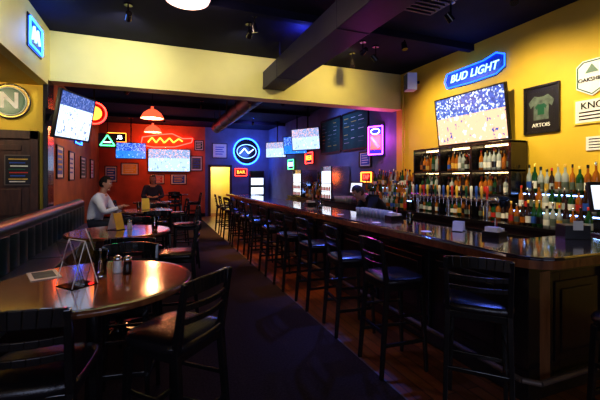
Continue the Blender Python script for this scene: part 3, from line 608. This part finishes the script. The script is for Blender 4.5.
# ---------------------------------------------------------------- people
def skinmesh(verts,edges,radii,roots,sub=2):
    me=D.meshes.new('tmp'); me.from_pydata([tuple(v) for v in verts],edges,[]); o=D.objects.new('tmp',me); C.collection.objects.link(o)
    o.modifiers.new('Skin','SKIN'); s=o.modifiers.new('Sub','SUBSURF'); s.levels=sub; s.render_levels=sub
    for i,r in enumerate(radii):
        d=me.skin_vertices[0].data[i]; d.radius=r if isinstance(r,tuple) else (r,r); d.use_root=i in roots
    C.view_layer.update(); dg=C.evaluated_depsgraph_get(); out=D.meshes.new_from_object(o.evaluated_get(dg)); D.objects.remove(o); return out
def person(name,loc,rz,J,top,hair,look=(0,0),sleeve='long',longhair=False,bot='jeans'):
    e=empty(name,loc,rz); V=Vector; J={k:V(v) for k,v in J.items()}
    names=['pelvis','belly','chest','neck','shL','elL','wrL','shR','elR','wrR','hipL','knL','anL','toL','hipR','knR','anR','toR']
    rad=[.15,.150,.162,.060,.085,.058,.036,.085,.058,.036,.095,.068,.045,.038,.095,.068,.045,.038]
    ix={n:i for i,n in enumerate(names)}
    ed=[('pelvis','belly'),('belly','chest'),('chest','neck'),('chest','shL'),('shL','elL'),('elL','wrL'),('chest','shR'),('shR','elR'),('elR','wrR'),('pelvis','hipL'),('hipL','knL'),('knL','anL'),('anL','toL'),('pelvis','hipR'),('hipR','knR'),('knR','anR'),('anR','toR')]
    me=skinmesh([J[n] for n in names],[(ix[a],ix[b_]) for a,b_ in ed],rad,{0})
    me.materials.clear(); ks=[top,bot,'skin','shoe']
    for k in ks: me.materials.append(M[k])
    def segd(p,a,b_):
        d=b_-a; t=max(0,min(1,(p-a).dot(d)/d.length_squared)); return (p-(a+d*t)).length,t
    for p in me.polygons:
        best=min(((segd(p.center,J[a],J[b_])[0]/max(.03,(rad[ix[a]]+rad[ix[b_]])/2),a,b_) for a,b_ in ed)); a,b_=best[1],best[2]; t=segd(p.center,J[a],J[b_])[1]
        k=0
        if b_[:3] in('hip','knL','knR','anL','anR') or b_[:2] in('kn','an'): k=1
        if b_[:2]=='to': k=3
        if b_=='neck' and t>.75: k=2
        if b_[:2]=='wr' and (sleeve=='short' or t>.93): k=2
        if b_=='belly' and t<.12: k=1
        p.material_index=k; p.use_smooth=True
    place(me,'body',parent=e)
    for s in'LR':
        w=J['wr'+s]; d=(w-J['el'+s]).normalized(); side=d.cross(V((0,0,1))).normalized()*(1 if s=='R' else -1); dn=V((0,0,-1))
        vs=[w-d*.02,w+d*.03,w+d*.075]; ee=[(0,1),(1,2)]; rr=[.026,(.034),(.034)]; roots={0}
        for k,(off,ln) in enumerate(((.030,.072),(.010,.082),(-.010,.076),(-.030,.060))):
            b0=len(vs); base=w+d*.07+side*(-off); vs+=[base,base+d*ln*.45+side*(-off*.25)+dn*.006,base+d*ln*.78+side*(-off*.3)+dn*.02,base+d*ln+side*(-off*.3)+dn*.036]; ee+=[(b0,b0+1),(b0+1,b0+2),(b0+2,b0+3)]; rr+=[.0105,.0095,.009,.0075]; roots.add(b0)
        b0=len(vs); vs+=[w+d*.025-side*.02,w+d*.05-side*.05+dn*.008,w+d*.085-side*.06+dn*.018]; ee+=[(b0,b0+1),(b0+1,b0+2)]; rr+=[.013,.011,.009]; roots.add(b0)
        hm=skinmesh(vs,ee,rr,roots); hm.materials.clear(); hm.materials.append(M['skin'])
        for p in hm.polygons: p.use_smooth=True
        place(hm,'hand_'+s.lower(),parent=e)
    m=MB('skin',hair); vs=[];seg,rg=28,20
    def hp(a,t,g=1.0):
        x=math.sin(a)*math.cos(t);y=math.sin(a)*math.sin(t);z=math.cos(a)
        f=1-.28*max(0,-z)**1.3 ; X=.076*x*f*g; Y=(.097*y*(1-.12*max(0,-z)) + .012*max(0,-z))*g; Z=.122*z*g
        return (X,Y,Z)
    for j in range(rg+1):
        for i in range(seg): vs.append(hp(math.pi*j/rg,2*math.pi*i/seg))
    F=[(j*seg+i,j*seg+(i+1)%seg,(j+1)*seg+(i+1)%seg,(j+1)*seg+i) for j in range(rg) for i in range(seg)]
    m.add(vs,F,'skin',True)
    m.add([(-.008,.092,.022),(.008,.092,.022),(-.016,.092,-.032),(.016,.092,-.032),(0,.122,-.026),(0,.098,.024)],[(0,2,4,5),(1,5,4,3),(2,3,4)],'skin',True)
    for s in(-1,1):
        m.ball((s*.030,.083,.012),.013,'eye',seg=10,rg=8); m.ball((s*.030,.0935,.012),.006,'black',seg=8,rg=6); m.beam((s*.016,.096,.034),(s*.046,.084,.036),.008,.006,hair)
        m.ball((s*.077,-.004,.0),.026,'skin',(.35,.65,1.1),10,8)
    m.ball((0,.083,-.060),.020,'lip',(1.2,.5,.35),12,8); m.ball((0,.072,-.098),.024,'skin',(1.1,.9,.8),12,8)
    hv=[hp(math.pi*j/rg,2*math.pi*i/seg,1.10) for j in range(rg+1) for i in range(seg)]
    HF=[]
    lim=-.11 if longhair else -.055
    for f in F:
        c=sum((Vector(hv[i]) for i in f),Vector())/4
        if (c.y<.035 and c.z>(.02 if c.y>.0 else lim)) or c.z>.07: HF.append(f)
    m.add(hv,HF,hair,True)
    if longhair: m.ball((0,-.06,-.08),.08,hair,(1,.6,1.5))
    h=m.obj('head',parent=e); h.location=J['head']; h.rotation_euler=(R(look[0]),0,R(look[1]))
    m=MB(); m.cyl(J['neck']-V((0,0,.02)),J['head']+V((0,-.01,-.06)),.052,'skin',.05,16); m.obj('neck',parent=e)
    return e
def seated(zs,lean=.0,hand=1.06,reach=.38):
    z=zs+.11
    return dict(pelvis=(0,0,z),belly=(0,.03+lean*.3,z+.18),chest=(0,.03+lean*.8,z+.36),neck=(0,.04+lean,z+.52),head=(0,.07+lean*1.1,z+.67),
      shL=(-.185,.03+lean*.9,z+.43),elL=(-.25,.14+lean,z+.19),wrL=(-.12,reach,hand+.04),shR=(.185,.03+lean*.9,z+.43),elR=(.25,.14+lean,z+.19),wrR=(.12,reach,hand+.04),
      hipL=(-.09,.05,z-.02),knL=(-.12,.42,z-.0),anL=(-.12,.42,z-.44),toL=(-.13,.54,z-.48),hipR=(.09,.05,z-.02),knR=(.12,.42,z-.0),anR=(.12,.44,z-.44),toR=(.13,.56,z-.48))
person('seated_man',(-1.00,7.05,0),R(-100),seated(.725,.14,1.06,.46),'shirt','grey',(-10,-5))
person('seated_patron',(-.05,10.88,0),R(180),seated(.79,.12,1.06,.40),'navy','brown',(-8,0),longhair=True)
bt=dict(pelvis=(0,0,.98),belly=(0,.10,1.12),chest=(0,.26,1.23),neck=(0,.37,1.29),head=(0,.47,1.36),shL=(-.185,.28,1.26),elL=(-.24,.38,1.02),wrL=(-.14,.44,.89),shR=(.185,.28,1.26),elR=(.24,.38,1.02),wrR=(.14,.44,.89),
   hipL=(-.09,.0,.93),knL=(-.11,.07,.50),anL=(-.12,-.02,.09),toL=(-.13,.12,.04),hipR=(.09,.0,.93),knR=(.11,.07,.50),anR=(.12,-.02,.09),toR=(.13,.12,.04))
person('bartender',(3.60,5.2,0),R(82),bt,'tee','brown',(-35,0),'short')

# ---------------------------------------------------------------- world / camera
w=D.worlds.new('world'); SC.world=w; w.use_nodes=True; w.node_tree.nodes['Background'].inputs[0].default_value=(.4,.45,1,1); w.node_tree.nodes['Background'].inputs[1].default_value=.02
cam=D.cameras.new('camera'); co=D.objects.new('camera',cam); C.collection.objects.link(co); SC.camera=co
cam.sensor_width=36; cam.lens=36*365/600; cam.shift_y=-22/600; cam.clip_start=.05
co.location=(0,0,1.6); co.rotation_euler=(R(90),0,R(-21.7))
SC.view_settings.view_transform='Standard'; SC.view_settings.exposure=0
try: SC.view_settings.look='Medium High Contrast'
except Exception as ex: print('look',ex)
